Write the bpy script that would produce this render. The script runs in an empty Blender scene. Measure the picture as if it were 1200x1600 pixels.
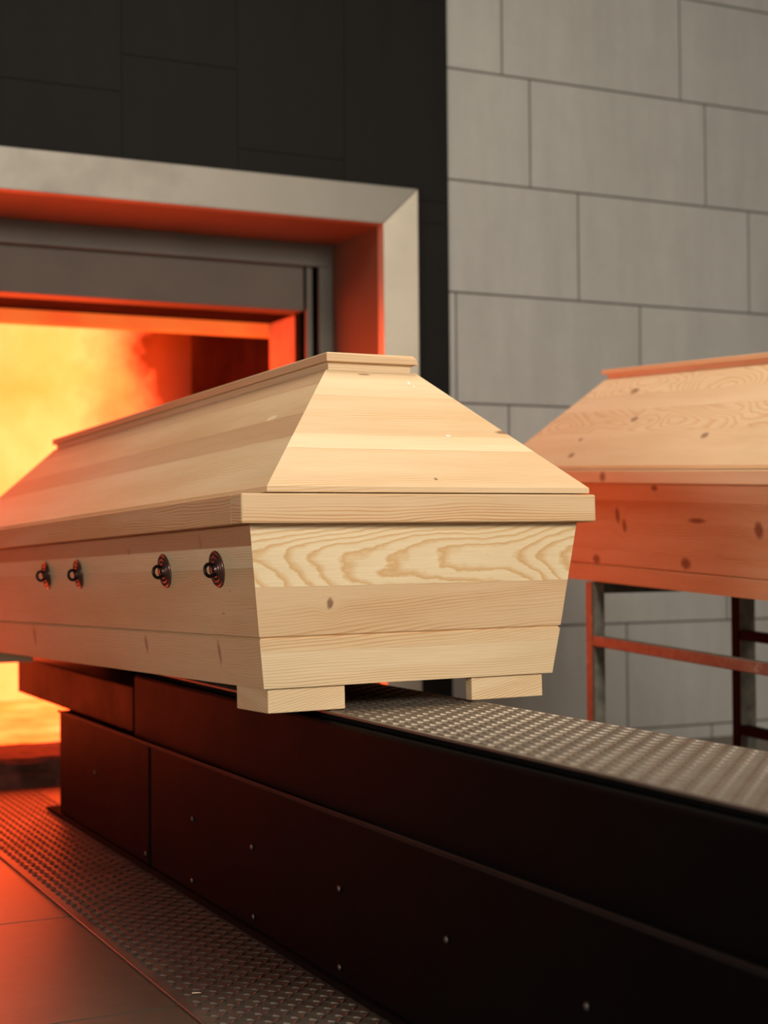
import bpy, math, random
from mathutils import Matrix, Vector
random.seed(7)
S = bpy.context.scene
COL = S.collection
FZ = 0.66            # camera height above the floor

# ------------------------------------------------------------------ camera
def rot3(a, b, c):
    return Matrix.Rotation(a, 3, 'Z') @ Matrix.Rotation(b, 3, 'X') @ Matrix.Rotation(c, 3, 'Y')
R = rot3(-0.4485, 0.0228, 0.0079)
right, fwd, up = R.col[0], R.col[1], R.col[2]
cd = bpy.data.cameras.new('camera')
cam = bpy.data.objects.new('camera', cd); COL.objects.link(cam)
cam.matrix_world = Matrix(((right.x, up.x, -fwd.x, 0), (right.y, up.y, -fwd.y, 0), (right.z, up.z, -fwd.z, FZ), (0, 0, 0, 1)))
cd.sensor_fit = 'VERTICAL'; cd.sensor_height = 36; cd.lens = 2436 / 1600 * 36
cd.clip_start = 0.02
cd.dof.use_dof = True; cd.dof.focus_distance = 2.42; cd.dof.aperture_fstop = 4.0
S.camera = cam

# ------------------------------------------------------------------ world, lamps, exposure
w = bpy.data.worlds.new('world'); S.world = w; w.use_nodes = True
w.node_tree.nodes['Background'].inputs[0].default_value = (0.9, 0.85, 0.78, 1)
w.node_tree.nodes['Background'].inputs[1].default_value = 0.01
S.view_settings.view_transform = 'Standard'; S.view_settings.look = 'None'
S.view_settings.gamma = 1; S.view_settings.use_curve_mapping = False
S.view_settings.exposure = 0.0
S.cycles.use_denoising = True
S.cycles.max_bounces = 6; S.cycles.diffuse_bounces = 4; S.cycles.glossy_bounces = 4
S.cycles.sample_clamp_indirect = 4.0
S.cycles.volume_bounces = 0; S.cycles.volume_step_rate = 1.0; S.cycles.volume_max_steps = 64

def area(name, loc, target, sx, sy, watts, col=(1, 1, 1)):
    d = bpy.data.lights.new(name, 'AREA'); d.shape = 'RECTANGLE'; d.size = sx; d.size_y = sy
    d.energy = watts; d.color = col
    o = bpy.data.objects.new(name, d); COL.objects.link(o); o.location = loc
    o.rotation_euler = (Vector(target) - Vector(loc)).to_track_quat('-Z', 'Y').to_euler()
    return o
area('window_light', (2.3, -2.4, 2.4), (1.3, 2.8, 0.7), 2.0, 1.1, 203, (1.0, 0.92, 0.79))
area('ceiling_lamp', (1.35, 2.4, 3.1), (1.4, 2.4, 0.0), 1.2, 1.0, 46, (1.0, 0.88, 0.72))
area('fill_light_left', (-2.4, 0.2, 1.15), (1.0, 2.6, 0.95), 1.6, 0.5, 15, (1.0, 0.92, 0.82)).data.spread = math.radians(80)  # added low fill for the front coffin's left side, beam narrowed onto it

# ------------------------------------------------------------------ helpers
class NT:
    """short-hand for node trees"""
    def __init__(s, name):
        s.m = bpy.data.materials.new(name); s.m.use_nodes = True
        s.t = s.m.node_tree; s.n = s.t.nodes; s.l = s.t.links
        s.b = s.n['Principled BSDF']; s.out = s.n['Material Output']
    def set(s, sock, v):
        if hasattr(v, 'is_output'): s.l.new(v, sock)
        elif isinstance(v, (tuple, list)) and len(v) == 3 and sock.type == 'RGBA': sock.default_value = (*v, 1)
        else: sock.default_value = v
    def math(s, op, a, b=0.0, c=0.0, clamp=False):
        n = s.n.new('ShaderNodeMath'); n.operation = op; n.use_clamp = clamp
        s.set(n.inputs[0], a); s.set(n.inputs[1], b); s.set(n.inputs[2], c); return n.outputs[0]
    def xyz(s, x, y, z):
        n = s.n.new('ShaderNodeCombineXYZ'); s.set(n.inputs[0], x); s.set(n.inputs[1], y); s.set(n.inputs[2], z); return n.outputs[0]
    def sep(s, v):
        n = s.n.new('ShaderNodeSeparateXYZ'); s.set(n.inputs[0], v); return n.outputs
    def coord(s, k):
        n = s.n.new('ShaderNodeTexCoord'); return n.outputs[k]
    def noise(s, v, scale=1.0, detail=2.0, rough=0.5):
        n = s.n.new('ShaderNodeTexNoise'); s.set(n.inputs['Vector'], v)
        n.inputs['Scale'].default_value = scale; n.inputs['Detail'].default_value = detail; n.inputs['Roughness'].default_value = rough
        return n.outputs['Fac']
    def ramp(s, f, stops, interp='LINEAR'):
        n = s.n.new('ShaderNodeValToRGB'); r = n.color_ramp; r.interpolation = interp
        while len(r.elements) < len(stops): r.elements.new(0.5)
        for e, (p, c) in zip(r.elements, stops):
            e.position = p
        for e, (p, c) in zip(r.elements, stops):
            e.color = (*c, 1) if isinstance(c, (tuple, list)) else (c, c, c, 1)
        s.set(n.inputs[0], f); return n.outputs[0]
    def mix(s, f, a, b, mode='MIX'):
        n = s.n.new('ShaderNodeMix'); n.data_type = 'RGBA'; n.blend_type = mode
        s.set(n.inputs[0], f); s.set(n.inputs[6], a); s.set(n.inputs[7], b); return n.outputs[2]
    def bump(s, h, strength=0.2, dist=0.001):
        n = s.n.new('ShaderNodeBump'); s.set(n.inputs['Height'], h)
        n.inputs['Strength'].default_value = strength; n.inputs['Distance'].default_value = dist
        s.l.new(n.outputs[0], s.b.inputs['Normal'])
    def P(s, **k):
        for a, v in k.items():
            s.set(s.b.inputs[{'color': 'Base Color', 'rough': 'Roughness', 'metal': 'Metallic', 'spec': 'Specular IOR Level',
                              'ecol': 'Emission Color', 'estr': 'Emission Strength'}[a]], v)

def plain(name, color, rough=0.5, metal=0.0, var=0.12, scale=6.0, spec=0.5):
    t = NT(name)
    f = t.noise(t.coord('Object'), scale, 4, 0.6)
    lo = tuple(c * (1 - var) for c in color); hi = tuple(min(1, c * (1 + var)) for c in color)
    t.P(color=t.ramp(f, [(0.3, lo), (0.7, hi)]), rough=rough, metal=metal, spec=spec)
    return t.m

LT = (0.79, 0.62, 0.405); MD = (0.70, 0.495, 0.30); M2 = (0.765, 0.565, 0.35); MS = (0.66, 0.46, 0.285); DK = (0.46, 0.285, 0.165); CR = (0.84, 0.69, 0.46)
def pine(name, lo, hi, staves, knots=(), seed=0.0, marks=(), knot_col=(0.16, 0.065, 0.03), line=1.0, cath=None):
    """staves: (lower v, tone, cathedral 0/1, grain slope); knots: (u, v, ru, rv)"""
    t = NT(name)
    uv = t.sep(t.coord('UV')); u, v = uv[0], uv[1]
    f = t.math('DIVIDE', t.math('SUBTRACT', v, lo), hi - lo)
    pos = [max(0.0, (sv[0] - lo) / (hi - lo)) for sv in staves]
    base = t.ramp(f, [(p, sv[1]) for p, sv in zip(pos, staves)], 'CONSTANT')
    if len(staves) > 1:
        sd = t.ramp(f, [(p, (i * 0.37 + seed) % 1) for i, p in enumerate(pos)], 'CONSTANT')
        ca = t.ramp(f, [(p, sv[2]) for p, sv in zip(pos, staves)], 'CONSTANT')
        sl = t.ramp(f, [(p, sv[3] + 0.5) for p, sv in zip(pos, staves)], 'CONSTANT')
        sd = t.math('MULTIPLY', sd, 40.0); sl = t.math('SUBTRACT', sl, 0.5)
    else:
        sd, ca, sl = seed * 40.0 + 3, float(staves[0][2]), float(staves[0][3])
    vv = t.math('SUBTRACT', v, t.math('MULTIPLY', u, sl))
    # knots push the grain aside
    push = None; km = None
    for (ku, kv, ru, rv) in knots:
        du = t.math('DIVIDE', t.math('SUBTRACT', u, ku), ru); dv = t.math('DIVIDE', t.math('SUBTRACT', v, kv), rv)
        d2 = t.math('ADD', t.math('MULTIPLY', du, du), t.math('MULTIPLY', dv, dv))
        g = t.math('MULTIPLY', t.math('EXPONENT', t.math('MULTIPLY', d2, -0.12)), rv * 1.4)
        push = g if push is None else t.math('ADD', push, g)
        wob = t.math('MULTIPLY', t.noise(t.xyz(u, v, 2.0), 160, 2), 0.7)
        mk = t.math('SUBTRACT', 1.25, t.math('SUBTRACT', t.math('SQRT', d2), t.math('SUBTRACT', wob, 0.35)), clamp=True)
        mk = t.math('MULTIPLY', mk, 1.6, clamp=True)
        km = mk if km is None else t.math('MAXIMUM', km, mk)
    if push is not None: vv = t.math('ADD', vv, push)
    # fine, nearly straight grain
    n1 = t.noise(t.xyz(t.math('MULTIPLY', u, 1.4), t.math('MULTIPLY', vv, 7.0), sd), 1.0, 3)
    F = t.math('FRACT', t.math('ADD', t.math('MULTIPLY', vv, 230.0), t.math('MULTIPLY', n1, 15.0)))
    F = t.ramp(F, [(0.0, 0.0), (0.55, 0.12), (0.86, 1.0), (1.0, 0.0)])
    n1b = t.noise(t.xyz(t.math('MULTIPLY', u, 2.0), t.math('MULTIPLY', vv, 26.0), sd), 1.0, 2)
    F = t.math('MULTIPLY', F, t.ramp(n1b, [(0.38, 0.15), (0.60, 1.25)]))
    # cathedral grain: contour lines of a stretched field
    n2 = t.noise(t.xyz(t.math('MULTIPLY', u, 3.6), t.math('MULTIPLY', vv, 10.5), sd), 1.0, 1.0)
    n3 = t.noise(t.xyz(t.math('MULTIPLY', u, 40), t.math('MULTIPLY', vv, 70.0), sd), 1.0, 3.0)
    if cath:
        v0, k, fr = cath
        dv = t.math('SUBTRACT', vv, v0)
        par = t.math('MULTIPLY', t.math('SUBTRACT', u, t.math('MULTIPLY', t.math('MULTIPLY', dv, dv), k)), fr)
        C = t.math('FRACT', t.math('ADD', t.math('ADD', par, t.math('MULTIPLY', n2, 6.5)), t.math('MULTIPLY', n3, 0.75)))
    else:
        C = t.math('FRACT', t.math('ADD', t.math('MULTIPLY', n2, 19.0), t.math('MULTIPLY', n3, 0.55)))
    C = t.ramp(C, [(0.0, 0.0), (0.45, 0.1), (0.85, 1.0), (1.0, 0.05)])
    G = t.math('ADD', t.math('MULTIPLY', F, t.math('SUBTRACT', 1.0, ca)), t.math('MULTIPLY', C, t.math('MULTIPLY', ca, 1.15)))
    G = t.math('MULTIPLY', G, 0.62 * line, clamp=True)
    late = t.mix(1.0, base, (0.80, 0.58, 0.36), 'MULTIPLY')
    c = t.mix(G, base, late)
    big = t.noise(t.xyz(t.math('MULTIPLY', u, 1.7), t.math('MULTIPLY', v, 9.0), t.math('ADD', sd, 5.0)), 1.0, 3)
    c = t.mix(1.0, c, t.ramp(big, [(0.3, (0.90, 0.86, 0.80)), (0.65, (1.0, 1.0, 1.0))]), 'MULTIPLY')
    fib = t.noise(t.xyz(t.math('MULTIPLY', u, 14.0), t.math('MULTIPLY', v, 700.0), sd), 1.0, 2)
    c = t.mix(1.0, c, t.ramp(fib, [(0.25, (0.92, 0.89, 0.86)), (0.6, (1.0, 1.0, 1.0))]), 'MULTIPLY')
    if km is not None: c = t.mix(t.math('MULTIPLY', km, 0.8), c, knot_col)
    for (ku, kv, ru, rv, mc) in marks:
        du = t.math('DIVIDE', t.math('SUBTRACT', u, ku), ru); dv = t.math('DIVIDE', t.math('SUBTRACT', v, kv), rv)
        d2 = t.math('ADD', t.math('MULTIPLY', du, du), t.math('MULTIPLY', dv, dv))
        c = t.mix(t.math('MULTIPLY', t.math('SUBTRACT', 1.4, d2, clamp=True), 0.75), c, mc)
    # glue joints between the staves
    if len(staves) > 1:
        for sv in staves[1:]:
            j = t.math('LESS_THAN', t.math('ABSOLUTE', t.math('SUBTRACT', v, sv[0])), 0.00035)
            c = t.mix(t.math('MULTIPLY', j, 0.25), c, (0.30, 0.17, 0.08))
    t.P(color=c, rough=0.58, spec=0.3)
    t.bump(t.math('ADD', t.math('MULTIPLY', fib, 0.4), t.math('MULTIPLY', G, -0.6)), 0.25, 0.0005)
    return t.m

def link(name, me, mats=(), parent=None, label=None):
    o = bpy.data.objects.new(name, me); COL.objects.link(o)
    for m in (mats if isinstance(mats, (list, tuple)) else [mats]): me.materials.append(m)
    if parent: o.parent = parent
    if label: o['label'] = label
    return o
def mesh(name, verts, faces, mats, parent=None, uvs=None, mi=None, smooth=False, label=None):
    me = bpy.data.meshes.new(name); me.from_pydata([tuple(v) for v in verts], [], faces)
    if uvs:
        L = me.uv_layers.new(name='UVMap')
        for p in me.polygons:
            for k, li in enumerate(p.loop_indices): L.data[li].uv = uvs[p.index][k]
    if mi:
        for p, i in zip(me.polygons, mi): p.material_index = i
    if smooth:
        for p in me.polygons: p.use_smooth = True
    me.update()
    return link(name, me, mats, parent, label)
def fix_normals(o):
    import bmesh
    bm = bmesh.new(); bm.from_mesh(o.data); bmesh.ops.recalc_face_normals(bm, faces=bm.faces); bm.to_mesh(o.data); bm.free()
def bevel(o, wd=0.002, seg=2):
    m = o.modifiers.new('bevel', 'BEVEL'); m.width = wd; m.segments = seg; m.limit_method = 'ANGLE'; m.angle_limit = math.radians(40)
    return o
BF = [(0, 3, 2, 1), (4, 5, 6, 7), (0, 1, 5, 4), (1, 2, 6, 5), (2, 3, 7, 6), (3, 0, 4, 7)]
def box_vf(b):
    x0, x1, y0, y1, z0, z1 = b
    return [(x0, y0, z0), (x1, y0, z0), (x1, y1, z0), (x0, y1, z0), (x0, y0, z1), (x1, y0, z1), (x1, y1, z1), (x0, y1, z1)]
def boxes(name, bs, mats, parent=None, grain='x', bev=0.0, label=None, uoff=0.0, mi=None):
    V = []; F = []; U = []; M = []
    for q, b in enumerate(bs):
        n = len(V); vs = box_vf(b); V += vs
        for f in BF:
            F.append(tuple(n + i for i in f))
            p = [vs[i] for i in f]
            nx = [max(c) - min(c) for c in zip(*p)]
            ax = nx.index(min(nx))
            g = {'x': 0, 'y': 1, 'z': 2}[grain]
            if ax == g: a1, a2 = [i for i in range(3) if i != ax]
            else: a1 = g; a2 = [i for i in range(3) if i not in (ax, g)][0]
            U.append([(c[a1] + uoff, c[a2]) for c in p]); M.append(mi[q] if mi else 0)
    o = mesh(name, V, F, mats, parent, U, M, label=label)
    if bev: bevel(o, bev)
    return o
def empty(name, loc=(0, 0, 0), label=None, cat=None, group=None):
    o = bpy.data.objects.new(name, None); COL.objects.link(o); o.location = loc; o.empty_display_size = 0.1
    return tag(o, label, cat, group)
def tag(o, label=None, cat=None, group=None, kind=None):
    for k, v in (('label', label), ('category', cat), ('group', group), ('kind', kind)):
        if v: o[k] = v
    return o
def lathe(name, prof, mat, parent=None, seg=32, loc=(0, 0, 0), rot=None, smooth=True):
    """prof: (r, z)"""
    V = []; F = []
    for r, z in prof:
        for k in range(seg):
            a = 2 * math.pi * k / seg; V.append((r * math.cos(a), r * math.sin(a), z))
    n = len(prof)
    for i in range(n - 1):
        for k in range(seg):
            F.append((i * seg + k, i * seg + (k + 1) % seg, (i + 1) * seg + (k + 1) % seg, (i + 1) * seg + k))
    F.append(tuple(range(seg))[::-1]); F.append(tuple((n - 1) * seg + k for k in range(seg)))
    o = mesh(name, V, F, mat, parent, smooth=smooth); o.location = loc
    if rot: o.rotation_euler = rot
    return o

# ------------------------------------------------------------------ materials
M_steel = NT('brushed_steel')
f = M_steel.noise(M_steel.coord('Object'), 2.2, 5, 0.6)
M_steel.P(color=M_steel.ramp(f, [(0.3, (0.48, 0.43, 0.345)), (0.65, (0.60, 0.54, 0.44))]), rough=0.46, metal=0.55)
M_steel = M_steel.m
t = NT('brushed_steel_header')  # header darker than the posts: its duller reflection put into the base colour
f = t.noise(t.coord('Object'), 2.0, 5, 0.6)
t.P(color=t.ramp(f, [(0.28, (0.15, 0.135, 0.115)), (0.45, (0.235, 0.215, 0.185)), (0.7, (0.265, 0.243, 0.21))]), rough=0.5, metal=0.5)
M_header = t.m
M_reveal = plain('portal_lining_steel', (0.105, 0.068, 0.042), 0.6, 0.2, 0.12, 3)
M_door = plain('door_grey_steel', (0.125, 0.10, 0.08), 0.65, 0.1, 0.1, 4)  # door tone lowered to carry the shade of the portal header
M_inner = plain('inner_frame_steel', (0.13, 0.122, 0.102), 0.6, 0.2, 0.12, 4)  # darkened: shade inside the portal is put into this colour
M_soot = plain('sooty_steel', (0.018, 0.006, 0.005), 0.95, 0.0, 0.4, 8, spec=0.05)
M_black = NT('black_painted_steel')
f = M_black.noise(M_black.coord('Object'), 5, 6, 0.7)
M_black.P(color=M_black.ramp(f, [(0.3, (0.0025, 0.0023, 0.0023)), (0.75, (0.0055, 0.0048, 0.0048))]),
          rough=M_black.ramp(f, [(0.3, 0.5), (0.7, 0.62)]), spec=0.045)
M_black = M_black.m
M_flange = plain('lit_ledge_steel', (0.016, 0.013, 0.012), 0.55, spec=.12)  # paler than the panels: light along the ledge painted into the flange
M_seam = plain('gap_shade_steel', (0.004, 0.004, 0.004), 0.9, spec=0.1)  # near-black: shade inside gaps and recesses put into the colour
M_screw = plain('screw_steel', (0.20, 0.19, 0.18), 0.45, 0.8)
t = NT('tread_plate_steel')
f = t.noise(t.coord('Object'), 9, 5, 0.65)
t.P(color=t.ramp(f, [(0.3, (0.16, 0.135, 0.11)), (0.7, (0.24, 0.205, 0.17))]), rough=t.ramp(f, [(0.3, 0.42), (0.7, 0.55)]), metal=0.7)
M_tread = t.m
M_worn = plain('worn_bright_steel', (0.235, 0.20, 0.165), 0.42, 0.8, .1, 20)
t = NT('floor_tile_slate')
f = t.noise(t.coord('Object'), 30, 6, 0.7); f2 = t.noise(t.coord('Object'), 3, 4, 0.6)
c = t.mix(1.0, t.ramp(f, [(0.3, (0.088, 0.066, 0.048)), (0.7, (0.115, 0.088, 0.064))]), t.ramp(f2, [(0.3, (0.8, 0.8, 0.8)), (0.7, (1, 1, 1))]), 'MULTIPLY')
t.P(color=c, rough=0.40, spec=0.5); t.bump(f, 0.15, 0.001); M_tile = t.m
M_grout = plain('dark_grout', (0.05, 0.042, 0.036), 0.9)
def tile_mat(name, lo, hi, rough, spec=0.3):
    t = NT(name)
    a = t.n.new('ShaderNodeAttribute'); a.attribute_name = 'tone'; a.attribute_type = 'GEOMETRY'
    o = t.sep(t.coord('Object'))
    s = t.noise(t.xyz(t.math('MULTIPLY', o[0], 11), t.math('MULTIPLY', o[2], 1.6), a.outputs['Fac']), 1.0, 4, 0.6)
    f = t.noise(t.coord('Object'), 14, 6, 0.7)
    c = t.mix(s, lo, hi)
    c = t.mix(1.0, c, t.ramp(f, [(0.3, (0.93, 0.93, 0.93)), (0.7, (1, 1, 1))]), 'MULTIPLY')
    c = t.mix(1.0, c, t.ramp(a.outputs['Fac'], [(0, (0.94, 0.94, 0.94)), (1, (1, 1, 1))]), 'MULTIPLY')
    t.P(color=c, rough=rough, spec=spec)
    return t.m
M_grey = tile_mat('grey_concrete_tile', (0.32, 0.314, 0.293), (0.455, 0.445, 0.418), 0.55)
M_ggrout = plain('grey_grout', (0.085, 0.075, 0.06), 0.9)
M_dark = tile_mat('dark_slate_tile', (0.0085, 0.0078, 0.0073), (0.0125, 0.0115, 0.0108), 0.7, 0.12)
M_dgrout = plain('slate_grout', (0.0075, 0.0066, 0.0062), 0.9)
M_lgrout = plain('slate_grout_pale', (0.075, 0.068, 0.06), 0.9)
M_plaster = plain('plaster', (0.13, 0.12, 0.11), 0.9)
M_ceil = plain('ceiling_paint', (0.16, 0.15, 0.14), 0.9)
M_iron = NT('dark_wrought_iron')
M_iron.P(color=(0.035, 0.028, 0.026), rough=0.36, metal=0.85)
M_iron = M_iron.m
M_ros = NT('bronzed_iron'); M_ros.P(color=(0.26, 0.15, 0.13), rough=0.28, metal=0.9); M_ros = M_ros.m
t = NT('worn_rack_paint')
f = t.noise(t.coord('Object'), 34, 5, 0.7)
t.P(color=t.ramp(f, [(0.42, (0.11, 0.095, 0.075)), (0.62, (0.15, 0.15, 0.115)), (0.72, (0.27, 0.27, 0.23))]), rough=0.5, metal=0.1); M_rack = t.m
M_rackshade = plain('shaded_rack_paint', (0.006, 0.0055, 0.005), 0.7, spec=.08)  # copy of the rack paint darkened for the shade on the right-hand frame
M_litface = plain('lit_grey_green_paint', (0.26, 0.26, 0.215), 0.6, 0, .35, 30)  # pale copy of the rack paint for the legs' lit front faces
M_mlip = plain('fire_brick', (0.62, 0.40, 0.26), 0.9, 0, 0.15, 12)

# ------------------------------------------------------------------ room shell
def strct(o): o['kind'] = 'structure'; return o
def tile_wall(name, x0, x1, z0, z1, y, tiles, mt, mg, gw=0.0065, depth=0.012, mgl=None):
    """tiles: rectangles clipped to the wall; thin raised slabs in front of a grout sheet (wall faces -Y)"""
    bs = []; tones = []; mi = []
    bs.append((x0, x1, y + depth * 0.35, y + 0.10, z0, z1)); tones.append(0.5); mi.append(1)
    for (a, b, c, d) in tiles:
        a, b, c, d = max(a + gw / 2, x0), min(b - gw / 2, x1), max(c + gw / 2, z0), min(d - gw / 2, z1)
        if b - a < 0.002 or d - c < 0.002: continue
        bs.append((a, b, y, y + depth, c, d)); tones.append(random.random()); mi.append(0)
    o = boxes(name, bs, [mt, mg], mi=mi)
    at = o.data.attributes.new('tone', 'FLOAT', 'FACE')
    for i, p in enumerate(o.data.polygons): at.data[i].value = tones[i // 6]
    return strct(o)

WY = 4.34
rows = [(-0.615, 0.515), (-0.26, 0.169), (0.100, 0.587), (0.458, 0.428), (0.812, 0.237), (1.172, 0.701), (1.530, 0.518), (1.888, 0.415), (2.245, 0.10), (2.6, 0.45)]
tl = []
zs = [-0.97] + [r[0] for r in rows]
offs = [0.515, 0.169, 0.587, 0.428, 0.237, 0.701, 0.518, 0.415, 0.12, 0.5]
for i in range(len(zs)):
    z0 = zs[i]; z1 = zs[i + 1] if i + 1 < len(zs) else z0 + 0.357
    off = offs[min(i, 9)]
    for k in range(-2, 10):
        tl.append((off + k * 0.707, off + (k + 1) * 0.707, z0 + FZ, z1 + FZ))
tile_wall('wall_back_right', 2.325, 5.2, 0, 3.2, WY + 0.02, tl, M_grey, M_ggrout)

tl = []
cols = [(-1.203, 1.317), (-0.851, 1.02), (-0.499, 1.427), (-0.147, 1.317), (0.205, 1.427), (0.557, 1.19), (0.909, 1.317), (1.261, 1.427), (1.613, 1.19), (1.965, 1.020)]
OP = (0.03, 2.17, 0.0, 1.09 + FZ)      # opening in the dark wall behind the frame
for x, zj in cols:
    for k in range(-4, 4):
        za, zb = zj + k * 0.707 + FZ, zj + (k + 1) * 0.707 + FZ
        xa, xb = x, x + (0.352 if x < 1.9 else 0.36)
        if xb <= OP[0] or xa >= OP[1] or za >= OP[3]:
            tl.append((xa, xb, za, zb))
        elif xa < OP[0]: tl.append((xa, OP[0], za, zb))
        elif xb > OP[1]:
            tl.append((OP[1], xb, za, min(zb, OP[3])))
            if zb > OP[3]: tl.append((xa, xb, OP[3], zb))
        elif zb > OP[3]: tl.append((xa, xb, OP[3], zb))
# left piece, top piece, right piece share one mesh; no sheet across the opening
bs = [(-1.2, OP[0], WY + .004, WY + .44, 0, 3.2), (OP[0], OP[1], WY + .004, WY + .44, OP[3], 3.2), (OP[1], 2.325, WY + .004, WY + .12, 0, 3.2)]
mi = [1, 1, 1]; tones = [0.5] * 3
for (a, b, c, d) in tl:
    a, b, c, d = max(a + .0015, -1.2), min(b - .0015, 2.325), max(c + .0015, 0), min(d - .0015, 3.2)
    if b - a > 0.004 and d - c > 0.004: bs.append((a, b, WY, WY + .012, c, d)); mi.append(0); tones.append(random.random())
o = boxes('wall_back_left', bs, [M_dark, M_dgrout], mi=mi); strct(o)
at = o.data.attributes.new('tone', 'FLOAT', 'FACE')
for i, p in enumerate(o.data.polygons): at.data[i].value = tones[i // 6]
strct(boxes('wall_far_left', [(-2.6, -1.2, WY, WY + 0.1, 0, 3.2)], [M_plaster]))
strct(boxes('wall_left', [(-2.7, -2.6, -3.2, 6.5, 0, 3.2)], [M_plaster]))
strct(boxes('wall_right', [(5.2, 5.3, -3.2, 6.5, 0, 3.2)], [M_plaster]))
strct(boxes('wall_front', [(-2.6, 5.2, -3.2, -3.1, 0, 3.2)], [M_plaster]))
strct(boxes('wall_furnace_room', [(-2.6, 5.2, 6.4, 6.5, 0, 3.2)], [M_plaster]))
strct(boxes('ceiling', [(-2.7, 5.3, -3.2, 6.5, 3.2, 3.3)], [M_ceil]))
# floor of large slate tiles: slabs over a grout bed
bs = [(-2.7, 5.3, -3.2, 6.5, -0.10, -0.002)]; mi = [1]
x = 0.455 - 0.62 * 5
while x < 5.2:
    yy = 2.175 - 0.617 * 9
    while yy < WY:
        bs.append((max(x + .0028, -2.7), min(x + .6172, 5.3), max(yy + .0028, -3.2), min(yy + .6142, WY + .1), -0.012, 0.0)); mi.append(0)
        yy += 0.617
    x += 0.62
strct(boxes('floor', bs, [M_tile, M_grout], mi=mi))

# ------------------------------------------------------------------ tread plates
def lozenges(V, F, x0, x1, y0, y1, z, g=0.0195, L=0.0115, W=0.0034, h=0.0017):
    i = 0; nx = int((x1 - x0) / g); ny = int((y1 - y0) / g)
    ox = (x1 - x0 - (nx - 1) * g) / 2
    for a in range(nx):
        for b in range(ny):
            cx = x0 + ox + a * g; cy = y0 + 0.01 + b * g
            s = 1 if (a + b) % 2 else -1
            d = Vector((0.7071, 0.7071 * s)); p = Vector((-d.y, d.x))
            n = len(V)
            def q(l, w_, zz): return (cx + d.x * l + p.x * w_, cy + d.y * l + p.y * w_, zz)
            V += [q(-L, 0, z), q(0, W, z), q(L, 0, z), q(0, -W, z), q(-L * .55, 0, z + h), q(L * .55, 0, z + h), q(0, W * .35, z + h * 1.1), q(0, -W * .35, z + h * 1.1)]
            F += [(n, n + 4, n + 6, n + 1), (n + 1, n + 6, n + 5, n + 2), (n + 2, n + 5, n + 7, n + 3), (n + 3, n + 7, n + 4, n), (n + 4, n + 7, n + 5, n + 6)]
def tread(name, b, lb, parent=None):
    V = box_vf(b); F = list(BF)
    lozenges(V, F, *lb, b[5])
    o = mesh(name, V, F, [M_tread, M_worn], parent, mi=[0] * 6 + [1] * (len(F) - 6))
    fix_normals(o)
    return o
tp = tag(empty('tread_plate', (0.95, 3.0, 0), 'long steel tread plate walkway lying on the floor in front of the black loader', 'tread plate'))
o = tread('plate', (0.714, 1.34, 0.3, 4.325, 0.0, 0.004), (0.72, 1.0, 1.5, 4.32))
o.parent = tp; o.location = (-0.95, -3.0, 0)
o = boxes('edge_trim', [(0.7105, 0.7135, 0.3, 4.325, 0.0, 0.0045)], [plain('aluminium_edge', (0.25, 0.22, 0.19), 0.45, 0.8)], bev=0.001)
o.parent = tp; o.location = (-0.95, -3.0, 0)

# ------------------------------------------------------------------ coffin loader
ld = empty('coffin_loader', (1.1, 2.2, 0), 'long low black steel charging machine carrying the front coffin into the furnace', 'coffin loader')
def off(o, par, p=(1.1, 2.2, 0)): o.parent = par; o.location = tuple(o.location[i] - p[i] for i in range(3)); return o
DZ = FZ - 0.2500
off(tread('deck_plate', (0.963, 1.242, 0.35, 3.21, DZ - 0.005, DZ - 0.0015), (0.966, 1.240, 0.9, 3.2)), ld)['label'] = 'studded steel tread deck'
off(boxes('deck_bearer', [(0.972, 1.236, 0.36, 3.205, DZ - 0.02, DZ - 0.005)], [M_seam]), ld)
off(boxes('upper_beam', [(0.955, 1.252, 0.35, 3.214, 0.258, DZ - 0.014)], [M_black], bev=0.006), ld)
off(boxes('charging_arm', [(0.956, 1.25, 3.222, 4.326, 0.270, FZ - 0.2912)], [M_black], bev=0.004), ld)
off(boxes('arm_coupling', [(0.962, 1.24, 3.20, 3.24, 0.28, FZ - 0.30)], [M_seam]), ld)
off(boxes('side_panel', [(0.945, 1.262, 0.35, 3.066, 0.016, 0.266)], [M_black], bev=0.005), ld)
off(boxes('side_panel', [(0.945, 1.262, 3.074, 3.815, 0.016, 0.266)], [M_black], bev=0.005), ld)
off(boxes('top_flange', [(0.9405, 0.9446, 0.35, 3.815, 0.2600, 0.268)], [M_flange], bev=0.0015), ld)
off(boxes('seam_filler', [(0.952, 1.255, 3.05, 3.09, 0.035, 0.26)], [M_seam]), ld)
off(boxes('base_shadow_strip', [(0.940, 1.256, 0.35, 3.93, 0.0063, 0.014)], [M_seam]), ld)  # thin black strip added for the shadow at the loader's foot
scr = None
for yy in (3.487, 3.097, 2.80, 2.484, 2.127, 1.788, 1.457, 1.12, 0.8):
    for zz in (0.155, 0.031 + 0.008):
        if (yy == 3.487 and zz < .1) or (yy == 3.097 and zz > .1): continue
        if scr is None:
            scr = lathe('screw', [(0.0046, 0), (0.0046, 0.002), (0.0032, 0.0034), (0.0012, 0.0038)], M_screw, None, 12, (0, 0, 0), (0, -math.pi / 2, 0)); o = scr
        else:
            o = scr.copy(); COL.objects.link(o)
        o.parent = ld; o.location = (0.9449 - 1.1, yy + random.uniform(-.004, .004) - 2.2, zz)
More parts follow.
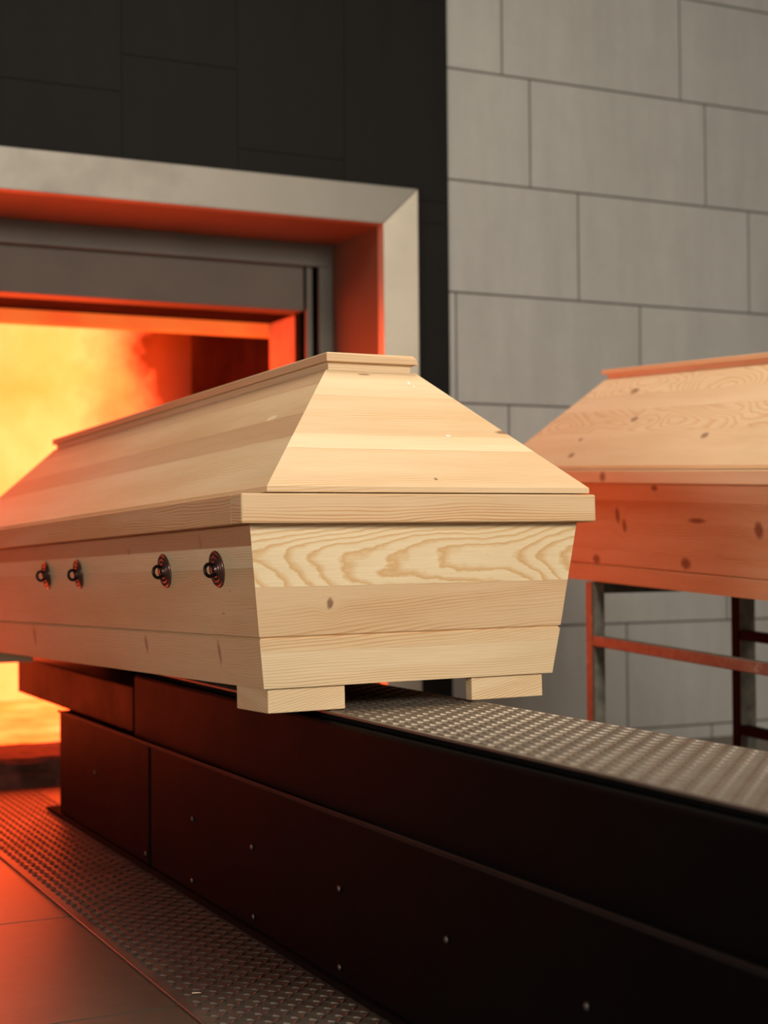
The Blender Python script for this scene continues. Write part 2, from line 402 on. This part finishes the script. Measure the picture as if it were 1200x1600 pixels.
spl = mesh('wood_splinter', [(-.007, -.001, 0), (.007, -.0005, 0), (.008, .0005, 0), (-.006, .001, 0), (-.005, 0, .0015), (.006, 0, .0012)],
           [(0, 3, 2, 1), (0, 1, 5, 4), (1, 2, 5), (2, 3, 4, 5), (3, 0, 4)], [plain('pale_wood_chip', LT, 0.6)])
spl.location = (0.748, 2.205, 0.0062); spl.rotation_euler = (0, 0, -0.35)
tag(spl, 'tiny pale wood splinter lying near the outer edge of the floor tread plate', 'wood splinter')

# ------------------------------------------------------------------ coffins
def coffin(name, P, mats, label, mat4, feet, handles):
    """local frame: x across, y along (near end at 0), z up; rim underside at z = P['z0']"""
    c = empty(name, (0, 0, 0), label, 'coffin'); c.matrix_world = mat4
    L, z0, tr = P['L'], P['z0'], P['tr']
    # -- body panels: levels (z, half width, inset)
    lv = P['levels']; T = 0.018
    def end_panel(near):
        V = []; F = []; U = []
        for (z, h, i) in lv:
            y = i if near else L - i; yi = y + T if near else y - T
            V += [(-h, y, z0 + z), (h, y, z0 + z), (h - .004, yi, z0 + z), (-h + .004, yi, z0 + z)]
        n = len(lv)
        for k in range(n - 1):
            a, b = 4 * k, 4 * (k + 1)
            for i in range(4):
                j = (i + 1) % 4
                F.append((a + i, b + i, b + j, a + j))
                U.append([(V[q][0] if i in (0, 2) else V[q][1], V[q][2] - z0) for q in F[-1]])
        F.append((0, 1, 2, 3)); U.append([(V[q][0], V[q][1]) for q in F[-1]])
        a = 4 * (n - 1); F.append((a + 3, a + 2, a + 1, a)); U.append([(V[q][0], V[q][1] - .3) for q in F[-1]])
        o = mesh('end_panel', V, F, [mats['end']], c, U); fix_normals(o); return o
    def side_panel(s):
        V = []; F = []; U = []
        for (z, h, i) in lv:
            V += [(s * h, i + .0002, z0 + z), (s * h, L - i - .0002, z0 + z), (s * (h - T), L - i - T, z0 + z), (s * (h - T), i + T, z0 + z)]
        n = len(lv)
        for k in range(n - 1):
            a, b = 4 * k, 4 * (k + 1)
            for i in range(4):
                j = (i + 1) % 4
                F.append((a + i, b + i, b + j, a + j)); U.append([(V[q][1], V[q][2] - z0) for q in F[-1]])
        F.append((0, 1, 2, 3)); U.append([(V[q][1], V[q][0]) for q in F[-1]])
        a = 4 * (n - 1); F.append((a + 3, a + 2, a + 1, a)); U.append([(V[q][1], V[q][0]) for q in F[-1]])
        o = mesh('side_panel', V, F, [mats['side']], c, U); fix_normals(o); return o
    end_panel(True); end_panel(False); side_panel(-1); side_panel(1)
    zb, hb, ib = lv[-1]
    boxes('bottom_board', [(-hb + .02, hb - .02, ib + .02, L - ib - .02, z0 + zb + .001, z0 + zb + .018)], [mats['plain']], c, 'y')
    # -- rim boards
    H = P['rim']
    boxes('rim_board', [(-H, H, 0, .042, z0, z0 + tr)], [mats['rim']], c, 'x', 0.003)
    boxes('rim_board', [(-H, H, L - .042, L, z0, z0 + tr)], [mats['rim']], c, 'x', 0.003, uoff=3.3)
    for s in (-1, 1):
        xs = sorted((s * (H - .0005), s * (H - .052)))
        boxes('rim_board', [(xs[0], xs[1], .0422, L - .0422, z0, z0 + tr)], [mats['rimside']], c, 'y', 0.003)
    # -- lid
    lu, hl, vl, hn, vn, zn = P['lid']; zl = tr + .0022; e = .0085
    rings = [(hl, vl, zl), (hl, vl, zl + e), (hn, vn, zn)]
    V = []; F = []; U = []; mi = []
    for (h, v, z) in rings:
        V += [(lu - h, v, z0 + z), (lu + h, v, z0 + z), (lu + h, L - v, z0 + z), (lu - h, L - v, z0 + z)]
    ds = [0, e, e + math.hypot(vn - vl, zn - zl - e)]; dl = [0, e, e + math.hypot(hl - hn, zn - zl - e)]
    for k in range(2):
        for i in range(4):
            j = (i + 1) % 4; f = (4 * k + i, 4 * k + j, 4 * k + 4 + j, 4 * k + 4 + i); F.append(f)
            d = ds if i in (0, 2) else dl; ax = 0 if i in (0, 2) else 1
            sgn = 1 if i in (0,) else (1 if i == 3 else -1)
            U.append([(V[q][ax] * 1.0 + (0 if i in (0, 3) else 5.0), d[k + (1 if q >= 4 * k + 4 else 0)]) for q in f])
            mi.append(0 if i in (0, 2) else 1)
    F.append((3, 2, 1, 0)); U.append([(V[q][1], V[q][0]) for q in F[-1]]); mi.append(1)
    F.append((8, 9, 10, 11)); U.append([(V[q][1], V[q][0]) for q in F[-1]]); mi.append(1)
    lid = mesh('lid', V, F, [mats['lidend'], mats['lidside']], c, U, mi)
    ht, vt, zt, tt = P['top']
    boxes('ridge_neck', [(lu - hn + .006, lu + hn - .008, vn + .004, L - vn - .004, z0 + zn, z0 + zt - tt)], [mats['plain']], lid, 'y')
    # ridge board with bevelled upper edge
    a, b = z0 + zt - tt, z0 + zt; q = .004
    V = [(lu - ht, vt, a), (lu + ht, vt, a), (lu + ht, L - vt, a), (lu - ht, L - vt, a),
         (lu - ht, vt, b - .002), (lu + ht - .003, vt, b - .006), (lu + ht - .003, L - vt, b - .006), (lu - ht, L - vt, b - .002),
         (lu - ht + q * .5, vt + q * .5, b), (lu + ht - q * 2, vt + q, b), (lu + ht - q * 2, L - vt - q, b), (lu - ht + q * .5, L - vt - q * .5, b)]
    F = [(3, 2, 1, 0), (8, 9, 10, 11)]
    for k in (0, 4):
        for i in range(4):
            j = (i + 1) % 4; F.append((k + i, k + j, k + 4 + j, k + 4 + i))
    U = []
    for f in F:
        dx = max(V[i][0] for i in f) - min(V[i][0] for i in f); dy = max(V[i][1] for i in f) - min(V[i][1] for i in f)
        dz = max(V[i][2] for i in f) - min(V[i][2] for i in f)
        if dy < .02: U.append([(V[i][0], V[i][2] - z0) for i in f])
        elif dx < .02: U.append([(V[i][1], V[i][2] - z0) for i in f])
        else: U.append([(V[i][1], V[i][0]) for i in f])
    mesh('ridge_board', V, F, [mats['ridge']], lid, U)
    # -- feet
    for (xa, xb, ya, yb, zlo) in feet:
        boxes('foot', [(xa, xb, ya, yb, zlo, z0 + zb - .0004)], [mats['foot']], c, 'x', 0.0012, uoff=ya * 3)
    # -- rope eyes on round rosettes
    for s, ys, wz in handles:
        k = (lv[0][1] - lv[-1][1]) / (lv[-1][0] - lv[0][0]); ang = math.atan(-k)    # side leans outward towards the top
        hx = lv[0][1] + (wz - lv[0][0]) * (lv[-1][1] - lv[0][1]) / (lv[-1][0] - lv[0][0])
        prof = [(.0290, 0), (.0296, .0018), (.0282, .0036), (.0262, .0030), (.0246, .0006), (.0228, .0006), (.0214, .0040), (.0198, .0046), (.0180, .0038),
                (.0168, .0010), (.0150, .0010), (.0138, .0050), (.0122, .0056), (.0108, .0046), (.0098, .0020), (.0082, .0022), (.0068, .0080), (.0045, .0088)]
        if s < 0: rot = (0, -math.pi / 2 - ang, 0)
        else: rot = (0, math.pi / 2 + ang, 0)
        r = lathe('handle_rosette', prof, M_ros, c, 36, (s * (hx + .0002), ys, z0 + wz), rot)
        # eye: oval ring standing out, in the local x(out = z)/vertical plane
        V = []; F = []; n1, n2 = 28, 10
        for i in range(n1):
            a = 2 * math.pi * i / n1
            rx, rz = .0098, .0082; cx, cz = rx * math.cos(a), .0135 + rz * math.sin(a)
            nx, nz = math.cos(a), math.sin(a)
            for j in range(n2):
                b = 2 * math.pi * j / n2; rr = .0029
                V.append((cx + nx * rr * math.cos(b), rr * math.sin(b), cz + nz * rr * math.cos(b)))
        for i in range(n1):
            for j in range(n2):
                F.append((i * n2 + j, i * n2 + (j + 1) % n2, ((i + 1) % n1) * n2 + (j + 1) % n2, ((i + 1) % n1) * n2 + j))
        e_ = mesh('handle_eye', V, F, [M_iron], r, smooth=True); fix_normals(e_)
        e_.rotation_euler = (0, 0, random.uniform(-.15, .15))
        V = [];
        o = lathe('eye_stem', [(.0048, 0.004), (.0042, .0085), (.0036, .0105)], M_iron, r, 12)
    return c

mats1 = dict(
    end=pine('pine_coffin_end', -0.25, 0.0, [(-0.25, LT, 0, 0.0), (-0.1945, MD, 0, .10), (-0.170, LT, 0, 0.02), (-0.0955, CR, 1, 0.0)] if False else
             [(-0.25, LT, 0, 0.03), (-0.194, M2, 0, 0.06), (-0.171, MD, 0, 0.055), (-0.0955, CR, 1, 0.0)], [(-0.155, -0.122, .0055, .0085)], 0.31, line=1.25, cath=(-.062, 70, -15.0)),
    side=pine('pine_coffin_side', -0.25, 0.0, [(-0.25, MD, 0, 0.0), (-0.171, MD, 0, 0.0), (-0.066, LT, 0, 0.0), (-0.033, DK, 0, 0)],  # top band painted dark for the shadow under the rim
              [(.24, -.019, .006, .012), (.606, -.028, .008, .006), (.221, -.198, .006, .020), (.579, -.195, .008, .016), (1.35, -.20, .01, .02), (.14, -.10, .002, .002), (.18, -.135, .006, .0015)], 0.12, knot_col=(0.33, 0.17, 0.10)),
    lidend=pine('pine_lid_end', 0.0, 0.31, [(0, M2, 0, 0), (.10, CR, 0, 0), (.136, M2, 0, 0), (.238, LT, 0, 0.0)],
                [(.024, .028, .003, .003), (.207, .151, .016, .005), (-.001, .299, .012, .002)], 0.55,
                marks=[(.078, .281, .002, .0045, (0.8, 0.8, 0.85)), (.084, .271, .0018, .003, (0.7, 0.72, 0.7)), (.094, .139, .005, .002, (0.85, 0.85, 0.88))]),
    lidside=pine('pine_lid_side', 0.0, 0.31, [(0, LT, 0, 0), (.125, MS, 0, 0.006), (.185, M2, 0, 0), (.262, MS, 0, 0)],
                 [], 0.77, marks=[(.277, .192, .02, .006, (0.9, 0.75, 0.5))]),
    rim=pine('pine_rim_end', 0.9, 1.0, [(0.9, MD, 0, 0)], [], 0.2, line=2.4),
    rimside=pine('pine_rim_side', 0.9, 1.0, [(0.9, MD, 0, 0)], [], 0.6, line=2.1),
    ridge=pine('pine_ridge', -0.4, 0.4, [(-0.4, MD, 0, 0)], [], 0.4),
    plain=pine('pine_plain', -1, 1, [(-1, LT, 0, 0)], [], 0.5),
    foot=pine('pine_foot', -1, 1, [(-1, LT, 0, 0.2)], [], 0.9, line=1.7))
R1 = rot3(0.0306, -0.0219, -0.0051)
Z1 = 0.2868
T1 = Vector((1.1165, 2.157, 0.0387 + FZ)) + R1 @ Vector((0, 0, -Z1))
m4 = R1.to_4x4(); m4.translation = T1
G = -0.169
P1 = dict(L=2.106, z0=Z1, tr=.0447, rim=.315, top=(.0867, .2135, .2934, .0150), lid=(.0173, .2887, .0053, .0850, .2208, .2647),
          levels=[(0, .2923, .0238), (G, .2706, .0470), (G - .0028, .2668, .0508), (G - .0056, .2698, .0478), (-.2485, .2594, .0588)])
ft = [(-.251, -.121, .065, .190, .0006), (.107, .243, .065, .084, .0006), (-.251, -.121, 1.92, 2.04, .0006), (.107, .243, 1.92, 2.04, .0006)]
hd = [(-1, v, -.065) for v in (.178, .423, .938, 1.177, 1.683, 1.928)]
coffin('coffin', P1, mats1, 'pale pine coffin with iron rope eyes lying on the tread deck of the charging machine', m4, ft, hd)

mats2 = dict(mats1)
mats2['side'] = pine('knotty_pine_side', -0.25, 0.0, [(-0.25, MD, 0, 0), (-.16, MD, 0, 0), (-.09, MD, 0, 0), (-0.04, LT, 0, 0)],
                     [(1.35, -.009, .012, .007), (1.51, -.075, .009, .018), (1.485, -.10, .008, .016), (1.62, -.186, .016, .012), (1.255, -.178, .018, .013), (.99, -.094, .014, .018), (1.2, -.08, .03, .006)], 0.83, knot_col=(0.12, 0.045, 0.02), line=1.5)
mats2['lidside'] = pine('knotty_pine_lid', 0.0, 0.33, [(0, LT, 0, 0), (.12, LT, 1, 0), (.2, LT, 0, 0), (.255, CR, 1, 0)],
                        [(1.69, .268, .018, .010), (1.59, .165, .014, .009), (1.765, .10, .009, .006), (1.75, .045, .013, .009), (1.25, .10, .014, .009)], 0.45, knot_col=(0.26, 0.14, 0.08), line=.8)
mats2['rimside'] = pine('knotty_pine_rim', -1, 1, [(-1, LT, 0, 0)], [(1.53, .258, .013, .012)], 0.6, knot_col=(0.2, 0.09, 0.05))
R2 = rot3(-0.0042, 0.0468, 0)
Z2 = 0.2416
N2 = Vector((2.4063, 3.7028, 0.1757 + FZ)) + R2 @ Vector((0, -2.1, -Z2))
m4 = R2.to_4x4(); m4.translation = N2
P2 = dict(L=2.1, z0=Z2, tr=.0326, rim=.315, top=(.0867, .2135, .3026, .0130), lid=(0, .2887, .0053, .0800, .2208, .2760),
          levels=[(0, .293, .0238), (-.1960, .268, .047), (-.1985, .2645, .050), (-.2010, .2672, .048), (-.2416, .262, .0588)])
coffin('coffin', P2, mats2, 'knotty pine coffin on the steel rack by the grey tiled wall, behind the front one', m4, [], [])

# ------------------------------------------------------------------ rack under the far coffin
rk = empty('coffin_rack', (2.38, 2.6, 0), 'worn steel tube rack with a sloping red rail holding the rear coffin', 'coffin rack')
def off2(o): return off(o, rk, (2.38, 2.6, 0))
def topz(y): return FZ - 0.0844 + (y - 3.3157) * 0.0469 - 0.0012
YF, YN = (3.262, 3.292), (1.90, 1.93)
for xa in (2.140, 2.590):
    for (ya, yb) in (YF, YN):
        off2(boxes('leg', [(xa, xa + .030, ya, yb, 0.012, topz(ya) - .001)], [M_rack if xa < 2.3 else M_rackshade], bev=.002))
        off2(boxes('lit_face_strip', [(xa + .003, xa + (.034 if xa < 2.3 else .052), ya - .004, ya - .0003, 0.012, topz(ya) - .004)], [M_litface], bev=.001))  # added strip carrying the lit tone of the leg's front face
        off2(boxes('foot_plate', [(xa - .012, xa + .042, ya - .012, yb + .012, 0.0, 0.012)], [M_rack], bev=.002))
for (ya, yb) in (YF, YN):
    off2(boxes('cross_bar', [(2.1702, 2.5898, ya + .001, yb - .001, topz(ya) - .030, topz(ya) - .001)], [M_rack], bev=.002))
def rail(xa, zc, h=.026):
    # sheared bar following the slope between near and far legs
    y0, y1 = YN[1], YF[0]; dz = (y0 - y1) * 0.042
    V = []
    for (yy, zz) in ((y0, zc + dz), (y1, zc)):
        V += [(xa, yy, zz - h / 2), (xa + .026, yy, zz - h / 2), (xa + .026, yy, zz + h / 2), (xa, yy, zz + h / 2)]
    o = mesh('rail', V, [(0, 1, 2, 3), (7, 6, 5, 4), (0, 4, 5, 1), (1, 5, 6, 2), (2, 6, 7, 3), (3, 7, 4, 0)], [M_rack if xa < 2.3 else M_rackshade])
    fix_normals(o); bevel(o, .002); return off2(o)
for xa in (2.1405, 2.592):
    rail(xa, FZ - .2350); rail(xa, FZ - .481)

# ------------------------------------------------------------------ furnace
fu = empty('furnace', (1.1, 4.7, 0), 'cremation furnace mouth in a wide brushed steel portal, fire burning inside', 'furnace')
def offf(o): return off(o, fu, (1.1, 4.7, 0))
XL, XR = 0.127, 2.073; OL, ORr = 0.007, 2.193; ZT = 0.995 + FZ; ZO = 1.113 + FZ
FYf, FYb = 4.295, 4.338
# portal ring face with mitred corner joint
def mitred(name, pts, m, rev=False):
    n = len(pts); V = [(x, FYf, z) for x, z in pts] + [(x, FYb, z) for x, z in pts]
    F = [tuple(range(n)), tuple(range(2 * n - 1, n - 1, -1))] + [(k, (k + 1) % n, n + (k + 1) % n, n + k) for k in range(n)]
    o = mesh(name, V, F, [m]); fix_normals(o); bevel(o, .002); return offf(o)
e = .0008
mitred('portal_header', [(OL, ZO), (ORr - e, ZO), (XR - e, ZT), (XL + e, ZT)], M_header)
mitred('portal_post', [(ORr, .001), (ORr, ZO - e), (XR, ZT - e), (XR, .001)], M_steel)
mitred('portal_post', [(OL, .001), (OL, ZO - e), (XL, ZT - e), (XL, .001)], M_steel)
IY = 4.69
off_ = offf
off_(boxes('portal_lining', [(XL - .004, XR + .004, FYb, IY, ZT + .001, ZT + .02), (XR + .001, XR + .018, FYb, IY, 0.001, ZT + .001), (XL - .018, XL - .001, FYb, IY, 0.001, ZT + .001)], [M_reveal]))
off_(boxes('inner_frame', [(XL - .02, XR + .02, IY, IY + .02, .925 + FZ, ZT + .06), (2.028, XR + .04, IY, IY + .02, .085, .925 + FZ - .0006), (XL - .04, .172, IY, IY + .02, .085, .925 + FZ - .0006)], [M_inner], bev=.002))
off_(boxes('guide_rail', [(1.993, 2.014, 4.715, 4.735, .085, 1.02 + FZ)], [M_inner], bev=.003))
off_(boxes('guide_rail', [(.186, .207, 4.715, 4.735, .085, 1.02 + FZ)], [M_inner], bev=.003))
dr = off_(boxes('furnace_door', [(.215, 1.985, 4.72, 4.815, .780 + FZ, 1.5 + FZ)], [M_door], bev=.003)); dr['label'] = 'raised grey steel furnace door'
off_(boxes('door_channel', [(1.985, 2.16, 4.76, 4.80, .0, 1.5 + FZ)], [M_seam]))
off_(boxes('door_channel', [(.04, .215, 4.76, 4.80, .0, 1.5 + FZ)], [M_seam]))
# mouth lining: jambs, soffit, lip
MX0, MX1, MY1 = .175, 2.028, 5.14
off_(boxes('mouth_jamb', [(MX1, MX1 + .12, 4.822, MY1, .0, .795 + FZ)], [M_mlip]))
off_(boxes('mouth_jamb', [(MX0 - .12, MX0, 4.822, MY1, .0, .795 + FZ)], [M_mlip]))
off_(boxes('mouth_soffit', [(MX0 - .12, MX1 + .12, 4.822, MY1 + .005, .797 + FZ, 1.1 + FZ)], [M_soot]))
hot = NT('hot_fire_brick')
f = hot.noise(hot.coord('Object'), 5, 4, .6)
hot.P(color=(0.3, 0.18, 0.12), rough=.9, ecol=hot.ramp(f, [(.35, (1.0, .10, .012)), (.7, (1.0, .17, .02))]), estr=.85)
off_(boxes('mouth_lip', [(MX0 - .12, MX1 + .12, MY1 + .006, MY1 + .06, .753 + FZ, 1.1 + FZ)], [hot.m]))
CY0, CY1 = MY1 + .061, 6.06
sill = plain('crumbly_hearth_brick', (0.17, 0.065, 0.045), 0.9, 0, .5, 18)
def rough_block(name, b, nx, m):
    # a crumbling brick course: a long bar whose rows of corners are knocked about
    x0, x1, y0, y1, z0, z1 = b; V = []; F = []
    for i in range(nx + 1):
        x = x0 + (x1 - x0) * i / nx; j = lambda a: random.uniform(-a, a)
        V += [(x, y0 + j(.008), z0), (x, y1, z0), (x, y1, z1 + j(.002)), (x, y0 + .016 + j(.010), z1 + j(.004)), (x, y0 + j(.009), z1 - .014 + j(.006))]
    for i in range(nx):
        for k in range(5):
            a = 5 * i; F.append((a + k, a + (k + 1) % 5, a + 5 + (k + 1) % 5, a + 5 + k))
    F += [(0, 1, 2, 3, 4), tuple(5 * nx + k for k in (4, 3, 2, 1, 0))]
    o = mesh(name, V, F, [m]); fix_normals(o); return o
off_(rough_block('sill_course', (.172, 2.026, 4.352, 4.69, 0.0, .040), 46, sill))
off_(rough_block('sill_course', (.172, 2.026, 4.368, 4.69, 0.042, .082), 38, sill))

off_(boxes('chamber_wall', [(MX1 + .02, MX1 + .16, MY1 + .001, CY1, .08, 1.3 + FZ), (MX0 - .16, MX0 - .02, MY1 + .001, CY1, .08, 1.3 + FZ), (MX0, MX1, MY1 + .062, CY1, 1.2 + FZ, 1.3 + FZ)], [M_soot]))
glow = NT('glowing_brick')
oc = glow.coord('Object'); s_ = glow.sep(oc)
n_ = glow.noise(glow.xyz(glow.math('MULTIPLY', s_[0], 2.2), 0.0, glow.math('MULTIPLY', s_[2], 1.7)), 1.0, 5, .6)
glow.P(color=(0.2, 0.1, 0.06), rough=1.0,
       estr=glow.math('MULTIPLY', glow.math('SUBTRACT', glow.math('ADD', 1.68, glow.math('MULTIPLY', glow.noise(oc, 3.5, 4, .6), .45)), s_[0]), 3.2, clamp=True),
       ecol=glow.ramp(n_, [(.26, (3.8, .36, .03)), (.40, (6.9, .54, .09)), (.62, (8.8, .74, .19))]))
hh = NT('red_hot_hearth')
n_ = hh.noise(hh.coord('Object'), 3.5, 5, .65)
hh.P(color=(.3, .15, .08), rough=1.0, estr=1.0, ecol=hh.ramp(n_, [(.35, (3.0, .26, .02)), (.5, (5.4, .46, .07)), (.62, (7.2, .64, .14))]))
off_(boxes('hearth', [(.172, 2.026, 4.76, CY1, 0.0, .078)], [hh.m], label='red hot hearth'))
off_(boxes('back_wall', [(MX0 - .16, MX1 + .16, CY1, CY1 + .08, .08, 1.3 + FZ)], [glow.m], label='glowing rear wall behind the flames'))
# flames: emitting gas volume
fv = NT('flame_gas')
fv.n.remove(fv.b)
oc = fv.coord('Object'); s_ = fv.sep(oc)
n_ = fv.noise(fv.xyz(fv.math('MULTIPLY', s_[0], 3.0), fv.math('MULTIPLY', s_[1], 3.0), fv.math('MULTIPLY', s_[2], 2.0)), 1.0, 4, .6)
edge = fv.math('MULTIPLY', fv.math('SUBTRACT', .82, s_[0]), 3.0, clamp=True)
d = fv.math('MULTIPLY', fv.ramp(n_, [(.36, 0.0), (.60, 1.0)]), edge)
em = fv.n.new('ShaderNodeEmission'); em.inputs[0].default_value = (1.0, .055, .004, 1)
fv.set(em.inputs[1], fv.math('MULTIPLY', d, 2.2)); fv.l.new(em.outputs[0], fv.out.inputs['Volume'])
fl = boxes('flames', [(-.86, .86, -.36, .36, .085, 1.5)], [fv.m]); fl.location = (1.1, 5.64, 0)
tag(fl, 'bright yellow and orange flames filling the furnace chamber behind the coffin', 'fire', kind='stuff')
